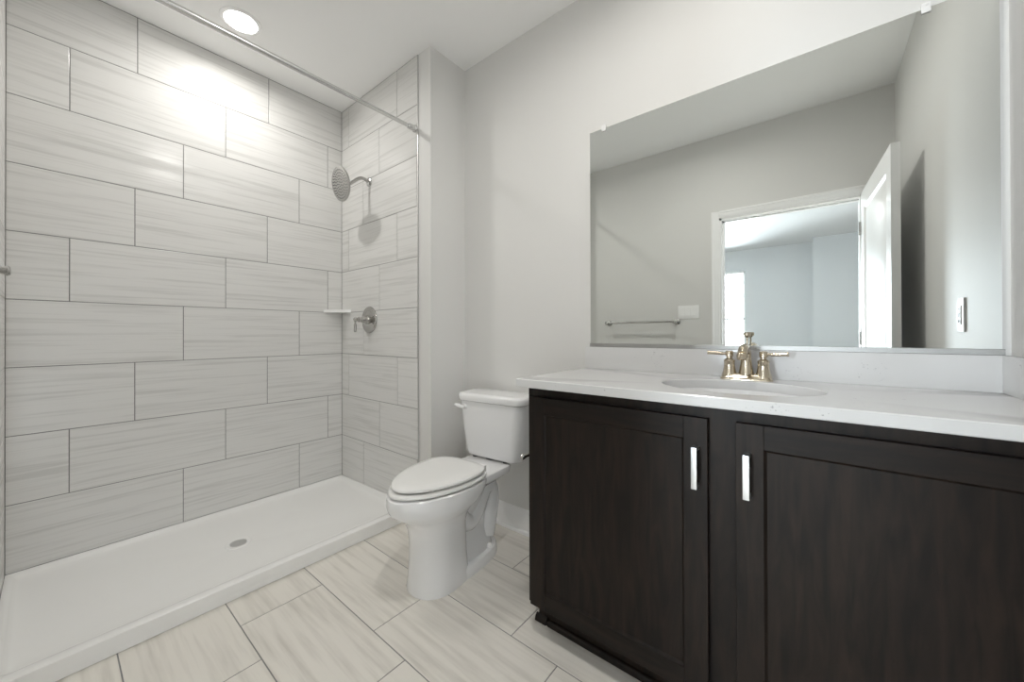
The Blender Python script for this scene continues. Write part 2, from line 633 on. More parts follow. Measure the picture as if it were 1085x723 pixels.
# window: frame, meeting rail, sill, two panes
w = MB()
fy0, fy1 = BED_Y - .12, BED_Y - .06
w.box(WX0, WX0 + .045, fy0, fy1, WZ0, WZ1, .004)
w.box(WX1 - .045, WX1, fy0, fy1, WZ0, WZ1, .004)
w.box(WX0 + .045, WX1 - .045, fy0, fy1, WZ0, WZ0 + .05, .004)
w.box(WX0 + .045, WX1 - .045, fy0, fy1, WZ1 - .045, WZ1, .004)
w.box(WX0 + .045, WX1 - .045, fy0, fy1, 1.355, 1.400, .004)
win = struct(w.build('window_1', M['trim']), 'white framed bedroom window seen through the doorway in the mirror', 'window')
w = MB()
w.box(WX0 + .045, WX1 - .045, BED_Y - .093, BED_Y - .087, WZ0 + .05, 1.355)
w.build('window_pane', M['pane'], win)
w = MB()
w.box(WX0 + .045, WX1 - .045, BED_Y - .093, BED_Y - .087, 1.400, WZ1 - .045)
w.build('window_pane', M['pane'], win)
w = MB()
w.box(WX0 - .03, WX1 + .03, BED_Y - .06, BED_Y + .03, WZ0 - .02, WZ0, .003)
w.build('window_sill', M['trim'], win)

w = MB()  # unseen side window, added to brighten the bedroom and bathroom
fx0, fx1 = BL - .085, BL - .035
for (y0, y1) in ((VY0, VY0 + .045), (VY1 - .045, VY1), ((VY0 + VY1) / 2 - .03, (VY0 + VY1) / 2 + .03)):
    w.box(fx0, fx1, y0, y1, WZ0, WZ1, .004)
for (y0, y1) in ((VY0 + .045, (VY0 + VY1) / 2 - .03), ((VY0 + VY1) / 2 + .03, VY1 - .045)):
    for (z0, z1) in ((WZ0, WZ0 + .05), (WZ1 - .045, WZ1), (1.355, 1.400)):
        w.box(fx0, fx1, y0, y1, z0, z1, .004)
win = struct(w.build('window_added', M['trim']), 'white framed double window added in the bedroom side wall for fill light', 'window')
for (y0, y1) in ((VY0 + .045, (VY0 + VY1) / 2 - .03), ((VY0 + VY1) / 2 + .03, VY1 - .045)):
    w = MB()
    w.box(BL - .063, BL - .057, y0, y1, WZ0 + .05, 1.355)
    w.box(BL - .063, BL - .057, y0, y1, 1.400, WZ1 - .045)
    w.build('window_pane', M['pane'], win)

# ------------------------------------------------------------------ door leaf, swung open against the right wall
dr = MB()
DW, DT, DH0, DH1 = .836, .035, .008, 2.036
ST, RAIL = .105, .115


def panel_door(mb):
    # local: x along the leaf from the hinge, y through the leaf, z up
    zc0, zc1 = .86, .98
    for (x0, x1, z0, z1) in ((0, ST, DH0, DH1), (DW - ST, DW, DH0, DH1), (ST, DW - ST, DH0, DH0 + .20),
                             (ST, DW - ST, zc0, zc1), (ST, DW - ST, DH1 - RAIL, DH1)):
        mb.box(x0, x1, 0, DT, z0, z1)
    for (z0, z1) in ((DH0 + .20, zc0), (zc1, DH1 - RAIL)):
        for (yo, yi) in ((0.0, .010), (DT, DT - .010)):
            rr = []
            for d, y in ((0, yo), (.012, yi), (.030, yi), (.046, yi + (yo - yi) * .55)):
                rr.append([(ST + d, y, z0 + d), (DW - ST - d, y, z0 + d), (DW - ST - d, y, z1 - d), (ST + d, y, z1 - d)])
            mb.loft(rr, False, True, False)


panel_door(dr)
# leaf direction from the hinge
ang = math.atan2(.812, .050)
o = dr.build('door_1', M['trim'])
o.location = (.279, YB + .024, 0)
o.rotation_euler = (0, 0, ang)
struct(o, 'white panelled door standing open beside the right wall in the mirror', 'door')
k = MB()
for s in (-1, 1):
    y0 = 0 if s < 0 else DT
    k.lathe([(.032, 0), (.032, .006), (.012, .008), (.011, .035), (.022, .042), (.027, .055), (.024, .066), (.010, .070)], (DW - .06, y0, .93), (0, s, 0), 24)
kn = k.build('door_knob', M['nickel_g'])
kn.parent = o
for z in (.25, 1.05, 1.80):
    h = MB()
    h.lathe([(.007, -.045), (.007, .045)], (-.006, DT + .004, z), (0, 0, 1), 12)
    hh = h.build('hinge', M['nickel_g'])
    hh.parent = o

# ------------------------------------------------------------------ shower pan
t = thing('shower_pan', 'low white acrylic shower pan with a raised front curb', 'shower pan', (-2.29, .62, 0))
PX0, PX1 = XL + .001, -1.853      # floor footprint
PY0, PY1 = YE + .001, YF - .001


def rrect(x0, x1, y0, y1, z, r, n=6):
    pts = []
    for (cx, cy, a0) in ((x1 - r, y1 - r, 0), (x0 + r, y1 - r, 90), (x0 + r, y0 + r, 180), (x1 - r, y0 + r, 270)):
        for k in range(n + 1):
            a = math.radians(a0 + 90 * k / n)
            pts.append((cx + r * math.cos(a), cy + r * math.sin(a), z))
    return pts


CZ = 0.072
rings = [
    rrect(PX0, PX1, PY0, PY1, .002, .004),
    rrect(PX0, PX1, PY0, PY1, .012, .004),
]


def pan_ring(dl, dr, dn, df, zl, zr_, r):
    """inset ring whose height runs from zl at the wall to zr_ at the curb"""
    pts = rrect(PX0 + dl, PX1 - dr, PY0 + dn, PY1 - df, 0, r)
    out = []
    for (x, y, z) in pts:
        f = (x - PX0) / (PX1 - PX0)
        out.append((x, y, zl + (zr_ - zl) * max(0, min(1, (f - .85) / .10))))
    return out


rings.append(pan_ring(0, .000, 0, 0, .045, .030, .004))
rings.append(pan_ring(0, -.010, 0, 0, .0465, CZ - .006, .004))
rings.append(pan_ring(.0005, -.0095, .0005, .0005, .0475, CZ - .0025, .005))
rings.append(pan_ring(.003, -.006, .003, .003, .048, CZ, .007))
rings.append(pan_ring(.012, .022, .012, .012, .0478, CZ - .0015, .014))
rings.append(pan_ring(.020, .045, .020, .020, .047, CZ - .007, .020))
rings.append(pan_ring(.026, .062, .026, .026, .044, CZ - .016, .026))
rings.append(pan_ring(.034, .076, .034, .034, .036, .044, .034))
rings.append(pan_ring(.044, .090, .044, .044, .0325, .036, .044))
rings.append(pan_ring(.075, .13, .075, .075, .030, .031, .07))
cx, cy = -2.288, .607
prev = rings[-1]
for f, z in ((.35, .0275), (.7, .024), (.88, .0225)):
    rings.append([(a + (cx - a) * f, b + (cy - b) * f, z) for (a, b, c) in prev])
n = len(prev)
rings.append([(cx + .056 * math.cos(math.atan2(b - cy, a - cx)), cy + .056 * math.sin(math.atan2(b - cy, a - cx)), .0218) for (a, b, c) in prev])
pb = MB().loft(rings, True, True, True)
pan = pb.build('pan', M['acrylic'], t)
d = MB()
d.lathe([(.055, .0), (.0555, .003), (.053, .0045), (.050, .0035), (.048, .0035)], (cx, cy, .0215), (0, 0, 1), 40)
dr_ = d.build('drain_cover', M['acrylic'], t)
d = MB()
for k in range(9):
    yy = (k - 4) * .0078
    hw = math.sqrt(max(.0, .036 ** 2 - yy * yy))
    d.box(cx - hw, cx + hw, cy + yy - .0018, cy + yy + .0018, .0250, .0262)
g = d.build('drain_slots', M['rubber'], dr_)

# ------------------------------------------------------------------ recessed lamps


def recessed(name, label, x, y, power, rad, group=None):
    t = thing(name, label, 'ceiling light', (x, y, ZC), group)
    b = MB()
    b.lathe([(rad * 1.28, -.0005), (rad * 1.28, -.003), (rad * 1.20, -.006), (rad * 1.04, -.007), (rad, -.004), (rad * .99, -.0005)], (x, y, ZC), (0, 0, 1), 48)
    b.build('trim_ring', M['plastic'], t)
    b = MB()
    b.lathe([(rad * 1.0, -.0045), (rad * .9, -.0068), (rad * .5, -.0078), (.001, -.008)], (x, y, ZC), (0, 0, 1), 48)
    b.build('lens', M['lens'], t)
    add_light(name + '_light', 'AREA', (x, y, ZC - .012), power, (1.0, .975, .935), rad * 1.8, spread=math.radians(BEAM))
    return t


recessed('recessed_light', 'round white recessed ceiling light glowing above the shower', -2.343, .634, P_SHOWER, .072)
recessed('recessed_light', 'round recessed ceiling light above the sink and vanity, over the frame', -.20, 1.15, P_VANITY, .072)
recessed('recessed_light', 'round ceiling fill light added in the middle of the room, over the frame', -.62, .70, P_MID_FILL, .072)  # extra lamp, added to balance the room's light
recessed('recessed_light', 'round recessed bedroom light seen in the mirror through the doorway', -.677, -3.086, P_BEDLAMP, .085)

# ------------------------------------------------------------------ curtain rod
t = thing('shower_curtain_rod', 'straight chrome shower curtain rod spanning the shower near the ceiling', 'curtain rod', (-1.84, .62, 2.304))
b = MB()
b.tube([(-1.84, YE + .012, 2.304), (-1.84, .75, 2.304)], .0125, 20)
b.tube([(-1.84, .75, 2.304), (-1.84, YF - .012, 2.304)], .0108, 20)
b.build('rod', M['satin'], t)
for (y, s) in ((YF - .0008, -1), (YE + .0008, 1)):
    b = MB()
    b.lathe([(.021, 0), (.021, .006), (.018, .010), (.0165, .014), (.0165, .050), (.0145, .054)], (-1.84, y, 2.304), (0, s, 0), 28)
    b.build('end_flange', M['satin'], t)

# ------------------------------------------------------------------ shower head, arm and flange
SX, SZ = -2.347, 2.119
t = thing('showerhead', 'round satin shower head on a curved arm from the tiled wall', 'shower head', (SX, YF, SZ))
b = MB().lathe([(.030, 0), (.030, .004), (.024, .010), (.014, .013)], (SX, YF - .0008, SZ), (0, -1, 0), 32)
b.build('wall_flange', M['satin'], t)
hc = Vector((SX, 1.166, 2.044))                    # middle of the face
nd = Vector((0.0, -.975, -.22)).normalized()        # the way the face looks
back = hc - nd * .050
pts = []
p0, p1, p2, p3 = Vector((SX, YF - .008, SZ)), Vector((SX, YF - .07, SZ + .028)), Vector((SX, back.y + .075, back.z + .060)), back
for k in range(17):
    f = k / 16
    pts.append(p0 * (1 - f) ** 3 + 3 * p1 * f * (1 - f) ** 2 + 3 * p2 * f * f * (1 - f) + p3 * f ** 3)
b = MB().tube(pts, .0108, 16)
b.build('arm', M['nickel_g'], t)
b = MB().lathe([(.012, -.012), (.016, -.008), (.017, .006), (.014, .012), (.020, .016), (.034, .022), (.074, .032), (.101, .040), (.106, .046), (.1055, .051), (.101, .053)], back, nd, 48)
hd = b.build('head', M['nickel_g'], t)
b = MB()
q = Vector((0, 0, 1)).rotation_difference(nd)
for ring, cnt in ((.014, 5), (.032, 11), (.050, 17), (.068, 23), (.086, 29)):
    for k in range(cnt):
        a = 2 * math.pi * k / cnt + ring * 40
        c = back + nd * .0525 + q @ Vector((ring * math.cos(a), ring * math.sin(a), 0))
        b.lathe([(.0042, 0), (.0036, .0022), (.0020, .0036)], c, nd, 6)
b.build('nozzles', M['rubber'], hd)

# ------------------------------------------------------------------ shower valve
VX, VZ = -2.345, 1.184
t = thing('shower_valve', 'round chrome shower valve plate with a small lever on the tile', 'shower valve', (VX, YF, VZ))
b = MB().lathe([(.090, 0), (.090, .004), (.087, .009), (.078, .0115), (.072, .0095), (.045, .0100), (.035, .012)], (VX, YF - .0008, VZ), (0, -1, 0), 56)
b.build('escutcheon', M['chrome'], t)
b = MB().lathe([(.030, 0), (.030, .010), (.026, .016), (.0255, .020), (.022, .040), (.017, .056), (.0165, .062), (.0185, .064), (.0185, .070), (.013, .073), (.0125, .084), (.0145, .088), (.0145, .098), (.009, .103)],
               (VX, YF - .011, VZ), (0, -1, 0), 32)
b.build('hub', M['chrome'], t)
b = MB()
b.lathe([(.0065, .012), (.0065, -.012), (.0052, -.022), (.0060, -.030), (.0085, -.036), (.0090, -.078), (.0078, -.084)], (VX, YF - .104, VZ), (0, 0, 1), 20)
b.build('lever', M['chrome'], t)

# ------------------------------------------------------------------ corner shelf
b = MB()
pts = []
n = 14
ax, ay = XL + .0005, YF - .0005
L1, L2 = .134, .131
outline = [(ax, ay), (ax, ay - L1)]
for k in range(1, n):
    f = k / n
    # nearly straight front with a slight bow outwards
    bow = .012 * math.sin(math.pi * f)
    outline.append((ax + L2 * f + bow, ay - L1 * (1 - f) - bow))
outline.append((ax + L2, ay))
b.loft([[(u, v, z) for u, v in outline] for z in (1.243, 1.245, 1.261, 1.263)], True, True, False)
o = b.build('corner_shelf', M['acrylic'], None, (XL + .04, YF - .04, 1.243))
tag(o, 'small white corner shelf between the two tiled shower walls', 'shelf')

# ------------------------------------------------------------------ robe hook on the near wall
t = thing('robe_hook', 'small grey metal hook poking in at the left border', 'hook', (-1.90, YE, 1.282))
b = MB().lathe([(.022, 0), (.022, .004), (.017, .007), (.009, .009)], (-1.90, YE - .0005, 1.282), (0, 1, 0), 24)
b.build('wall_plate', M['nickel_g'], t)
b = MB().lathe([(.009, 0), (.008, .022), (.011, .030), (.015, .037), (.016, .040), (.012, .045), (.004, .046)], (-1.90, YE + .002, 1.282), (0, 1, 0), 20)
b.build('post', M['nickel_g'], t)

# ------------------------------------------------------------------ toilet
TX = -1.345
t = thing('toilet', 'white two-piece toilet with its lid closed beside the dark vanity', 'toilet', (TX, 1.53, 0))
toilet = t


def egg(cx, yf, yb, hw, z, n=64, p=2.0, pb=2.0, wy=.56):
    """closed outline, blunt at the back (yb), longer and rounder to the front (yf)"""
    ym = yf + (yb - yf) * wy
    pts = []
    for k in range(n):
        a = 2 * math.pi * k / n
        c, s = math.cos(a), math.sin(a)
        e = pb if s > 0 else p
        x = math.copysign(abs(c) ** (2 / e), c) * hw
        ry = (yb - ym) if s > 0 else (ym - yf)
        y = math.copysign(abs(s) ** (2 / e), s) * ry + ym
        pts.append((cx + x, y, z))
    return pts


b = MB()
rings = [
    egg(TX, .947, 1.215, .115, .000, p=2.2, pb=3.4, wy=.50),
    egg(TX, .945, 1.215, .116, .010, p=2.2, pb=3.4, wy=.50),
    egg(TX, .952, 1.205, .111, .055, p=2.2, pb=3.4, wy=.50),
    egg(TX, .957, 1.200, .107, .120, p=2.2, pb=3.4, wy=.50),
    egg(TX, .956, 1.200, .106, .200, p=2.2, pb=3.2, wy=.50),
    egg(TX, .948, 1.200, .109, .255, p=2.15, pb=3.0, wy=.50),
    egg(TX, .930, 1.210, .120, .295, p=2.1, pb=2.8, wy=.50),
    egg(TX, .897, 1.235, .140, .325, p=2.05, pb=2.6, wy=.52),
    egg(TX, .862, 1.270, .159, .350, p=2.0, pb=2.5, wy=.56),
    egg(TX, .845, 1.290, .167, .368, p=1.95, pb=2.5, wy=.60),
    egg(TX, .837, 1.300, .171, .390, p=1.92, pb=2.6, wy=.62),
    egg(TX, .836, 1.302, .172, .415, p=1.90, pb=2.8, wy=.63),
    egg(TX, .839, 1.300, .170, .427, p=1.90, pb=2.8, wy=.63),
    egg(TX, .846, 1.295, .164, .432, p=1.90, pb=2.8, wy=.63),
]
b.loft(rings, True, True, True)
# rear deck that carries the tank
dk = []
for (z, x0, y0, y1) in ((.320, .060, 1.30, 1.42), (.350, .085, 1.27, 1.44), (.375, .115, 1.255, 1.460), (.390, .134, 1.245, 1.474), (.414, .138, 1.24, 1.480), (.422, .135, 1.245, 1.477), (.425, .128, 1.25, 1.470)):
    dk.append(rrect(TX - x0, TX + x0, y0, y1, z, .035, 8))
b.loft(dk, True, True, True)
# foot
ft = []
for (z, hw, y1, y0) in ((.000, .117, 1.452, 1.08), (.008, .118, 1.453, 1.08), (.034, .115, 1.450, 1.08), (.043, .111, 1.446, 1.085), (.047, .103, 1.438, 1.09)):
    ft.append(egg(TX, y0, y1, hw, z, p=3.2, pb=2.6, wy=.45))
b.loft(ft, True, True, True)
# trapway: the outlet body behind the skirt, rising and swelling
tw = []
for (z, hw, y0, y1) in ((.040, .090, 1.13, 1.425), (.075, .088, 1.13, 1.412), (.105, .080, 1.12, 1.395), (.140, .070, 1.12, 1.385),
                        (.200, .066, 1.12, 1.392), (.255, .074, 1.12, 1.425), (.300, .084, 1.13, 1.458), (.345, .084, 1.15, 1.470), (.380, .066, 1.20, 1.455)):
    tw.append(egg(TX, y0, y1, hw, z, p=2.6, pb=2.5, wy=.5))
b.loft(tw, True, True, True)
# the S of the trapway standing out a little on each flank
for s in (-1, 1):
    path = [(1.140, .330), (1.165, .270), (1.200, .225), (1.240, .210), (1.280, .240), (1.312, .290), (1.345, .330), (1.385, .325), (1.405, .280), (1.400, .215), (1.385, .150), (1.370, .090)]
    sm = []
    for i in range(len(path) - 1):
        for q_ in range(5):
            f = q_ / 5
            P0 = path[max(i - 1, 0)]; P1 = path[i]; P2 = path[i + 1]; P3 = path[min(i + 2, len(path) - 1)]
            sm.append(tuple(.5 * (2 * P1[c] + (P2[c] - P0[c]) * f + (2 * P0[c] - 5 * P1[c] + 4 * P2[c] - P3[c]) * f * f + (3 * P1[c] - P0[c] - 3 * P2[c] + P3[c]) * f ** 3) for c in (0, 1)))
    sm.append(path[-1])
    nn = len(sm)
    b.tube([(TX + s * .048, y, z) for (y, z) in sm], [.040 + .006 * math.sin(math.pi * i / nn) for i in range(nn)], 18)
bowl = b.build('bowl', M['porcelain'], t)
# seat ring and lid
b = MB()
KW = dict(p=1.84, pb=3.0, wy=.65)
sr = [
    egg(TX, .851, 1.286, .163, .4385, **KW),
    egg(TX, .845, 1.291, .169, .4400, **KW),
    egg(TX, .843, 1.293, .171, .4450, **KW),
    egg(TX, .846, 1.291, .168, .4510, **KW),
    egg(TX, .853, 1.285, .161, .4535, **KW),
    egg(TX, .905, 1.235, .108, .4535, p=2, pb=2.4, wy=.56),
    egg(TX, .915, 1.225, .099, .4470, p=2, pb=2.4, wy=.56),
    egg(TX, .915, 1.225, .099, .4380, p=2, pb=2.4, wy=.56),
    egg(TX, .922, 1.220, .106, .4345, p=2, pb=2.4, wy=.56),
]
b.loft(sr, False, False, True, closed=True)
b.build('seat', M['seat'], t)
b = MB()
KW = dict(p=1.82, pb=3.4, wy=.655)
ld = [
    egg(TX, .868, 1.270, .155, .4610, **KW),
    egg(TX, .861, 1.275, .161, .4620, **KW),
    egg(TX, .857, 1.278, .164, .4670, **KW),
    egg(TX, .859, 1.276, .162, .4730, **KW),
    egg(TX, .868, 1.270, .154, .4775, **KW),
    egg(TX, .905, 1.245, .125, .4805, **KW),
    egg(TX, .980, 1.20, .075, .4815, p=2, pb=2.8, wy=.6),
]
b.loft(ld, True, True, True)
lid = b.build('lid', M['seat'], t)
for a in (.62, 2.52, 3.95, 5.48):
    bx, by = TX + .140 * math.cos(a), 1.09 + .185 * math.sin(a)
    bb = MB().box(bx - .009, bx + .009, by - .006, by + .006, .4525, .4615, .002)
    bb.build('bumper', M['seat'], lid)
for s in (-1, 1):
    b = MB()
    b.box(TX + s * .078 - .022, TX + s * .078 + .022, 1.276, 1.310, .430, .460, .008, 3)
    b.build('hinge', M['seat'], t)
    b = MB()
    b.lathe([(.014, 0), (.014, .010), (.010, .018), (.004, .021)], (TX + s * .088, 1.345, .046), (0, 0, 1), 20)
    b.build('bolt_cap', M['seat'], t)
# tank


def tank_ring(hw, y0, y1, z, r, bow=.0):
    pts = rrect(TX + .014 - hw, TX + .014 + hw, y0, y1, z, r, 8)
    out = []
    for (x, y, zz) in pts:
        f = (x - TX - .014) / hw
        if y < (y0 + y1) / 2:
            y -= bow * (1 - f * f)
        out.append((x, y, zz))
    return out


b = MB()
YT1 = 1.614
b.loft([
    tank_ring(.150, 1.480, 1.595, .4270, .045, .010),
    tank_ring(.168, 1.460, 1.607, .4310, .050, .012),
    tank_ring(.178, 1.448, 1.613, .4440, .052, .014),
    tank_ring(.183, 1.443, 1.614, .4640, .052, .014),
    tank_ring(.196, 1.433, 1.614, .5900, .052, .014),
    tank_ring(.208, 1.427, YT1, .7050, .052, .014),
    tank_ring(.210, 1.426, YT1, .7270, .052, .014),
], True, True, True)
tk = b.build('tank', M['porcelain'], t)
b = MB()
b.loft([
    tank_ring(.211, 1.424, 1.615, .7285, .052, .014),
    tank_ring(.217, 1.418, 1.616, .7310, .056, .014),
    tank_ring(.220, 1.415, 1.617, .7380, .058, .014),
    tank_ring(.220, 1.415, 1.617, .7560, .058, .014),
    tank_ring(.217, 1.418, 1.616, .7640, .056, .014),
    tank_ring(.209, 1.426, 1.609, .7690, .050, .014),
    tank_ring(.190, 1.445, 1.594, .7705, .040, .012),
], True, True, True)
b.build('tank_lid', M['porcelain'], t)
b = MB()
b.lathe([(.015, 0), (.015, .006), (.010, .010), (.009, .020)], (TX - .135, 1.424, .697), (0, -1, 0), 20)
b.tube([(TX - .135, 1.404, .697), (TX - .148, 1.400, .699), (TX - .172, 1.401, .703), (TX - .188, 1.404, .704)], [.0085, .010, .0095, .007], 12)
b.build('flush_lever', M['porcelain'], t)
b = MB()
for s in (-1, 1):
    b.lathe([(.013, -.03), (.013, .010)], (TX + s * .10, 1.465, .4195), (0, 0, 1), 16)
b.lathe([(.045, 0), (.045, .010)], (TX, 1.50, .4195), (0, 0, 1), 24)
b.build('tank_gasket', M['black'], t)
toilet.rotation_euler = (0, 0, .085)

# ------------------------------------------------------------------ vanity cabinet
CX0, CX1, CY0, CY1, CB, CT = -.828, .408, 1.121, 1.634, .100, .892
t = thing('vanity_cabinet', 'dark espresso wooden vanity cabinet under the white countertop', 'cabinet', (-.21, 1.38, 0))
b = MB()
b.box(CX0, CX0 + .016, CY0 + .019, CY1, CB, CT)
b.box(CX1 - .016, CX1, CY0 + .019, CY1, CB, CT)
b.box(CX0 + .016, CX1 - .016, CY0 + .019, CY1, CB, CB + .016)
b.box(CX0 + .016, CX1 - .016, CY1 - .012, CY1, CB + .016, CT)
b.build('carcass', M['dark'], t)
b = MB()
b.box(CX0, CX0 + .045, CY0, CY0 + .019, CB, CT)
b.box(-.2275, -.1575, CY0, CY0 + .019, CB, CT)
b.box(.355, CX1, CY0, CY0 + .019, CB, CT)
for (x0, x1) in ((CX0 + .045, -.2275), (-.1575, .355)):
    b.box(x0, x1, CY0, CY0 + .019, CT - .06, CT)
    b.box(x0, x1, CY0, CY0 + .019, CB, CB + .035)
b.build('face_frame', M['dark'], t)
b = MB()
b.box(CX0 + .005, CX1, 1.176, 1.192, 0.0, CB)
b.box(CX0 + .005, CX0 + .021, 1.192, CY1, 0.0, CB)
b.build('toe_kick', M['dark'], t)
b = MB()
qr = [(1.176, .001)] + [(1.176 - .014 * math.cos(a), .001 + .020 * math.sin(a)) for a in [k * math.pi / 16 for k in range(9)]]
b.prism(qr, 'x', CX0 + .050, CX1, True)
b.prism([(1.176 - (1.176 - u) * 1.12, v * 1.18) for u, v in qr], 'x', CX0 - .004, CX0 + .044, True)
b.box(CX0 + .0435, CX0 + .0505, 1.165, 1.176, .001, .017)
b.build('shoe_moulding', M['dark'], t)


def cab_door(x0, x1, z0, z1, hx, hz0, hz1, hside):
    y0, y1 = 1.1015, 1.1205
    st = .0600
    d = MB()
    d.mi = 0
    d.box(x0, x0 + st, y0, y1, z0, z1, .0008, 1)
    d.box(x1 - st, x1, y0, y1, z0, z1, .0008, 1)
    d.mi = 1
    d.box(x0 + st, x1 - st, y0, y1, z0, z0 + st, .0008, 1)
    d.box(x0 + st, x1 - st, y0, y1, z1 - st, z1, .0008, 1)
    dd = d.build('door', [M['dark'], M['darkrail']], t)
    d = MB()
    d.box(x0 + st - .004, x1 - st + .004, y0 + .0085, y1 - .003, z0 + st - .004, z1 - st + .004)
    # narrow sloped moulding inside the frame
    a0, a1, c0, c1 = x0 + st, x1 - st, z0 + st, z1 - st
    rr = []
    for dd_, yy in ((0, y0 + .0030), (.006, y0 + .0085)):
        rr.append([(a0 + dd_, yy, c0 + dd_), (a1 - dd_, yy, c0 + dd_), (a1 - dd_, yy, c1 - dd_), (a0 + dd_, yy, c1 - dd_)])
    d.loft(rr, False, False, False)
    d.build('door_panel', M['dark'], dd)
    h = MB()
    hw = .0072
    yo = y0 - .030
    h.box(hx - hw, hx + hw, yo, yo + .007, hz0, hz1, .0012, 2)
    for (za, zb) in ((hz1 - .010, hz1 - .0002), (hz0 + .0002, hz0 + .010)):
        h.box(hx - hw, hx + hw, yo + .005, y0 + .0005, za, zb, .0008, 1)
    h.build('handle', M['pull'], dd)
    return dd


cab_door(-.810, -.225, .106, .859, -.2520, .674, .784, 1)
cab_door(-.160, .390, .106, .859, -.1340, .678, .787, -1)

# ------------------------------------------------------------------ countertop with an oval cut-out
SKX, SKY, SA, SB = -.192, 1.335, .215, .165
TZ0, TZ1 = .8925, .9225
TX0, TX1, TY0, TY1 = -.858, XR - .001, 1.081, YM + .001
t = thing('countertop', 'white speckled quartz countertop with an oval basin cut-out', 'countertop', (-.22, 1.36, TZ0))
b = MB()
NS = 96
angs = [2 * math.pi * k / NS for k in range(NS)]
corn = [math.atan2(y - SKY, x - SKX) % (2 * math.pi) for x in (TX0, TX1) for y in (TY0, TY1)]
for c in corn:
    i = min(range(NS), key=lambda k: abs((angs[k] - c + math.pi) % (2 * math.pi) - math.pi))
    angs[i] = c


def outer(a, e=0.0):
    dx, dy = math.cos(a), math.sin(a)
    ts = []
    if abs(dx) > 1e-9:
        ts.append(((TX1 - e if dx > 0 else TX0 + e) - SKX) / dx)
    if abs(dy) > 1e-9:
        ts.append(((TY1 - e if dy > 0 else TY0 + e) - SKY) / dy)
    tt = min(ts)
    return SKX + dx * tt, SKY + dy * tt


def inner(a, d=0.0):
    # same polar angle on the ellipse
    dx, dy = math.cos(a), math.sin(a)
    rr_ = 1 / math.sqrt((dx / (SA + d)) ** 2 + (dy / (SB + d)) ** 2)
    return SKX + dx * rr_, SKY + dy * rr_


R_ = []
R_.append([(*inner(a), TZ0) for a in angs])
R_.append([(*inner(a), TZ1 - .003) for a in angs])
R_.append([(*inner(a, .0025), TZ1) for a in angs])
R_.append([(*outer(a, .0025), TZ1) for a in angs])
R_.append([(*outer(a, 0), TZ1 - .0025) for a in angs])
R_.append([(*outer(a, 0), TZ0 + .0025) for a in angs])
R_.append([(*outer(a, .0025), TZ0) for a in angs])
b.loft(R_, False, False, True, closed=True)
b.build('slab', M['quartz'], t)
b = MB().box(TX0, TX1, YM - .019, YM + .001, TZ1 + .0002, TZ1 + .1018, .0015, 2)
o = b.build('backsplash', M['quartz'], None, (-.22, YM, TZ1))
tag(o, 'long white quartz backsplash strip under the mirror', 'backsplash')
b = MB().box(TX1 - .020, TX1, TY0 + .006, YM - .0192, TZ1 + .0002, TZ1 + .1018, .0015, 2)
o = b.build('side_splash', M['quartz'], None, (TX1, 1.35, TZ1))
tag(o, 'short white quartz splash strip on the countertop at the right wall', 'backsplash')

# ------------------------------------------------------------------ undermount basin
t = thing('sink_basin', 'white oval undermount sink basin set into the countertop', 'sink', (SKX, SKY, .76))


def ell(f, z, g=None):
    return [(SKX + (SA + f) * math.cos(a), SKY + (SB + f) * math.sin(a), z) for a in [2 * math.pi * k / 64 for k in range(64)]]


def ells(s, z):
    return [(SKX + SA * s * math.cos(a), SKY + SB * s * math.sin(a) + .012 * (1 - s), z) for a in [2 * math.pi * k / 64 for k in range(64)]]


b = MB()
b.loft([ell(.012, TZ0 - .012), ell(.012, TZ0 - .0006), ell(.001, TZ0 - .0006), ells(.975, TZ0 - .02), ells(.93, TZ0 - .06), ells(.84, TZ0 - .10), ells(.66, TZ0 - .128), ells(.40, TZ0 - .140), ells(.12, TZ0 - .144),
        ells(.12, TZ0 - .156), ells(.42, TZ0 - .152), ells(.70, TZ0 - .140), ells(.89, TZ0 - .108), ells(.975, TZ0 - .065), ell(.002, TZ0 - .022)], False, False, True, closed=True)
b.build('bowl', M['porcelain'], t)
b = MB().lathe([(.022, -.158), (.022, -.146), (.028, -.1435), (.026, -.141), (.018, -.1425), (.016, -.139), (.004, -.137)], (SKX, SKY + .0105, TZ0), (0, 0, 1), 28)
b.build('drain', M['nickel'], t)
b = MB().lathe([(.020, 0), (.020, -.24)], (SKX, SKY + .0105, TZ0 - .158), (0, 0, 1), 16)
b.build('tailpiece', M['chrome'], t)

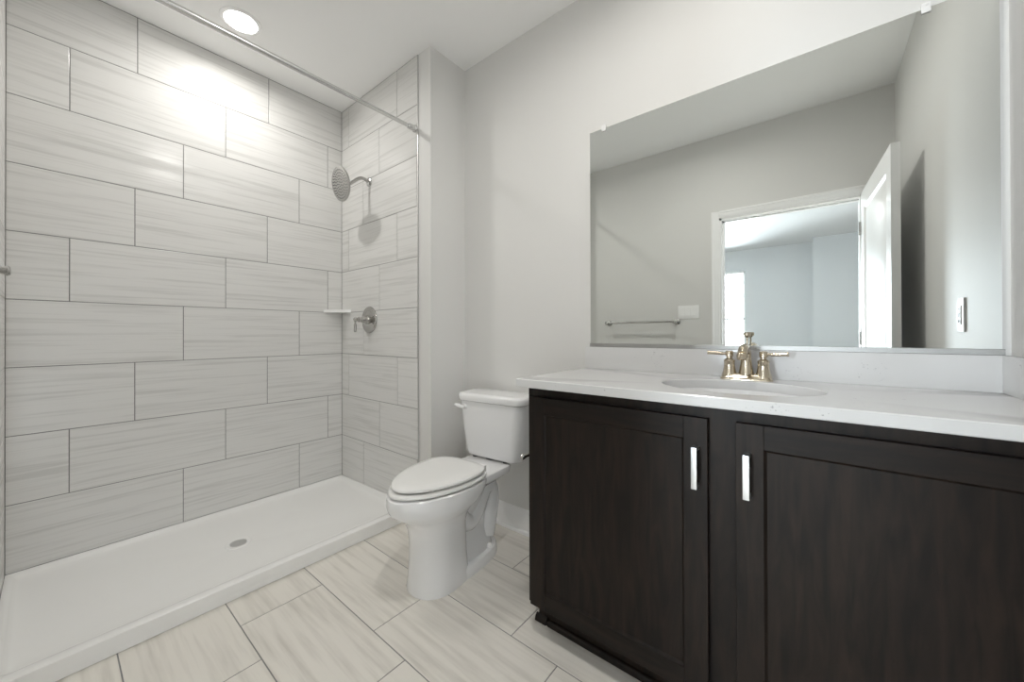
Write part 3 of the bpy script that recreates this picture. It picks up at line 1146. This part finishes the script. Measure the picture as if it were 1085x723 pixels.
# ------------------------------------------------------------------ faucet
FX, FY, FZ = -.192, 1.556, TZ1
t = thing('faucet', 'brushed nickel two-handle faucet behind the oval sink', 'faucet', (FX, FY, FZ))
b = MB()
fr_ = []
for (hx, hy, z) in ((.080, .030, .0), (.080, .030, .003), (.076, .0265, .009), (.070, .022, .015), (.064, .018, .0205), (.060, .015, .0215)):
    fr_.append(rrect(FX - hx, FX + hx, FY - hy, FY + hy, FZ + z, min(hy * .75, .018), 6))
b.loft(fr_, True, True, True)
b.build('base_plate', M['nickel'], t)
for s in (-1, 1):
    hx = FX + s * .0515
    b = MB()
    b.lathe([(.0255, .010), (.0250, .014), (.0205, .028), (.0178, .045), (.0170, .060), (.0185, .0635), (.0185, .0665), (.0150, .070), (.0095, .074), (.0095, .079), (.0125, .081), (.0125, .0975), (.0105, .101), (.003, .102)], (hx, FY, FZ), (0, 0, 1), 32)
    hb = b.build('handle', M['nickel'], t)
    b = MB()
    b.tube([(hx + s * .011, FY, FZ + .0905), (hx + s * .020, FY, FZ + .0905), (hx + s * .022, FY, FZ + .0905), (hx + s * .060, FY - .004, FZ + .0925), (hx + s * .066, FY - .0045, FZ + .0928), (hx + s * .067, FY - .0045, FZ + .0928), (hx + s * .0715, FY - .005, FZ + .093)],
           [.0052, .0045, .0060, .0066, .0068, .0080, .0074], 16)
    b.build('lever', M['nickel'], hb)
b = MB()
b.lathe([(.0270, .012), (.0255, .018), (.0215, .034), (.0185, .055), (.0165, .075), (.0155, .092)], (FX, FY + .004, FZ), (0, 0, 1), 32)
sp = []
ctl = [(0.004, .082), (0.000, .098), (-.016, .110), (-.040, .113), (-.068, .106), (-.092, .092)]
sm = []
for i in range(len(ctl) - 1):
    for q_ in range(5):
        f = q_ / 5
        P0 = ctl[max(i - 1, 0)]; P1 = ctl[i]; P2 = ctl[i + 1]; P3 = ctl[min(i + 2, len(ctl) - 1)]
        sm.append(tuple(.5 * (2 * P1[c] + (P2[c] - P0[c]) * f + (2 * P0[c] - 5 * P1[c] + 4 * P2[c] - P3[c]) * f * f + (3 * P1[c] - P0[c] - 3 * P2[c] + P3[c]) * f ** 3) for c in (0, 1)))
sm.append(ctl[-1])
nn = len(sm)
b.tube([(FX, FY + u, FZ + v) for u, v in sm], [.0162 - .0014 * (i / nn) for i in range(nn)], 20)
b.lathe([(.0158, .004), (.0168, .0), (.0160, -.012), (.0125, -.014)], (FX, FY - .086, FZ + .089), (0, .35, 1), 24)
b.build('spout', M['nickel'], t)
b = MB()
b.lathe([(.0032, .02), (.0032, .148), (.0062, .150), (.0075, .153), (.0118, .156), (.0124, .165), (.0095, .168), (.002, .1685)], (FX, FY + .030, FZ), (0, 0, 1), 20)
b.build('lift_rod', M['nickel'], t)

# ------------------------------------------------------------------ mirror
MX0, MX1, MZ0, MZ1 = -.838, .396, 1.0255, 2.049
t = thing('mirror', 'large frameless wall mirror above the vanity backsplash', 'mirror', (-.221, YM, 1.53))
b = MB()
gy, ge = YM - .005, .0012
b.box(MX0 + ge, MX1 - ge, gy, YM - .0001, MZ0 + .002, MZ1 - ge)
b.build('glass', M['mirror'], t)
b = MB()
b.box(MX0, MX0 + ge, gy + .0006, YM, MZ0 + .002, MZ1)
b.box(MX1 - ge, MX1, gy + .0006, YM, MZ0 + .002, MZ1)
b.box(MX0 + ge, MX1 - ge, gy + .0006, YM, MZ1 - ge, MZ1)
b.build('glass_edge', M['clip'], t)
b = MB()
b.prism([(YM - .0005, 1.0248), (YM - .0095, 1.0248), (YM - .0100, 1.0253), (YM - .0100, 1.0405), (YM - .0085, 1.0415), (YM - .0060, 1.0415), (YM - .0055, 1.0260), (YM - .0005, 1.0260)], 'x', MX0 - .001, MX1 + .003)
b.build('bottom_channel', M['channel'], t)
for x in (-.765, .258):
    b = MB()
    b.box(x - .010, x + .010, YM - .0095, YM - .0052, MZ1 - .016, MZ1 + .004, .002, 2)
    b.box(x - .010, x + .010, YM - .0095, YM + .002, MZ1 + .0005, MZ1 + .014, .003, 2)
    b.lathe([(.0045, 0), (.004, .0015), (.001, .002)], (x, YM - .0095, MZ1 + .008), (0, -1, 0), 12)
    b.build('clip', M['clip'], t)

# ------------------------------------------------------------------ toilet paper holder on the cabinet's side
HX, HZ = -.893, .603
t = thing('toilet_paper_holder', 'chrome toilet paper holder on the vanity side by the tank', 'paper holder', (HX, 1.25, HZ))
b = MB().lathe([(.022, 0), (.022, .005), (.012, .010), (.008, .012), (.008, .062)], (CX0 - .0005, 1.315, HZ), (-1, 0, 0), 20)
b.build('post', M['chrome'], t)
b = MB().tube([(HX, 1.322, HZ), (HX, 1.175, HZ)], .0080, 16)
b.lathe([(.008, 0), (.0105, .003), (.0105, .014), (.008, .017)], (HX, 1.176, HZ), (0, -1, 0), 16)
b.build('bar', M['chrome'], t)

# ------------------------------------------------------------------ towel bar, switches and outlet (seen in the mirror)
BZ = 1.188
t = thing('towel_bar', 'grey metal towel bar on the wall, seen in the mirror', 'towel bar', (-1.274, YB, BZ))
for x in (-1.590, -.955):
    b = MB().lathe([(.026, 0), (.026, .005), (.020, .009), (.010, .012), (.009, .058), (.015, .062), (.016, .078), (.011, .083), (.003, .085)], (x, YB + .0005, BZ), (0, 1, 0), 24)
    b.build('post', M['nickel_g'], t)
b = MB().tube([(-1.590, YB + .070, BZ), (-.955, YB + .070, BZ)], .0085, 16)
b.build('bar', M['nickel_g'], t)

t = thing('light_switch', 'white three-gang light switch plate beside the door casing in the mirror', 'light switch', (-.860, YB, 1.272))
b = MB().box(-.945, -.775, YB + .0003, YB + .006, 1.214, 1.330, .003, 2)
b.build('switch_plate', M['plastic'], t)
for k in (-1, 0, 1):
    x = -.860 + k * .046
    b = MB()
    b.prism([(YB + .0055, 1.240), (YB + .009, 1.240), (YB + .0065, 1.272), (YB + .009, 1.304), (YB + .0055, 1.304)], 'x', x - .0165, x + .0165)
    b.build('rocker', M['plastic'], t)

t = thing('wall_outlet', 'white electrical outlet on the right wall, seen in the mirror', 'outlet', (XR, 1.19, 1.150))
b = MB().box(XR - .006, XR - .0003, 1.152, 1.232, 1.089, 1.211, .003, 2)
b.build('outlet_plate', M['plastic'], t)
b = MB().box(XR - .0085, XR - .0055, 1.175, 1.209, 1.115, 1.185, .001, 1)
rc = b.build('receptacle', M['plastic'], t)
b = MB()
for z in (1.128, 1.172):
    for y in (1.186, 1.198):
        b.box(XR - .0092, XR - .008, y - .001, y + .001, z - .005, z + .005)
b.box(XR - .0095, XR - .008, 1.185, 1.199, 1.1445, 1.149)
b.box(XR - .0095, XR - .008, 1.185, 1.199, 1.1515, 1.156)
b.build('slots', M['slot'], rc)
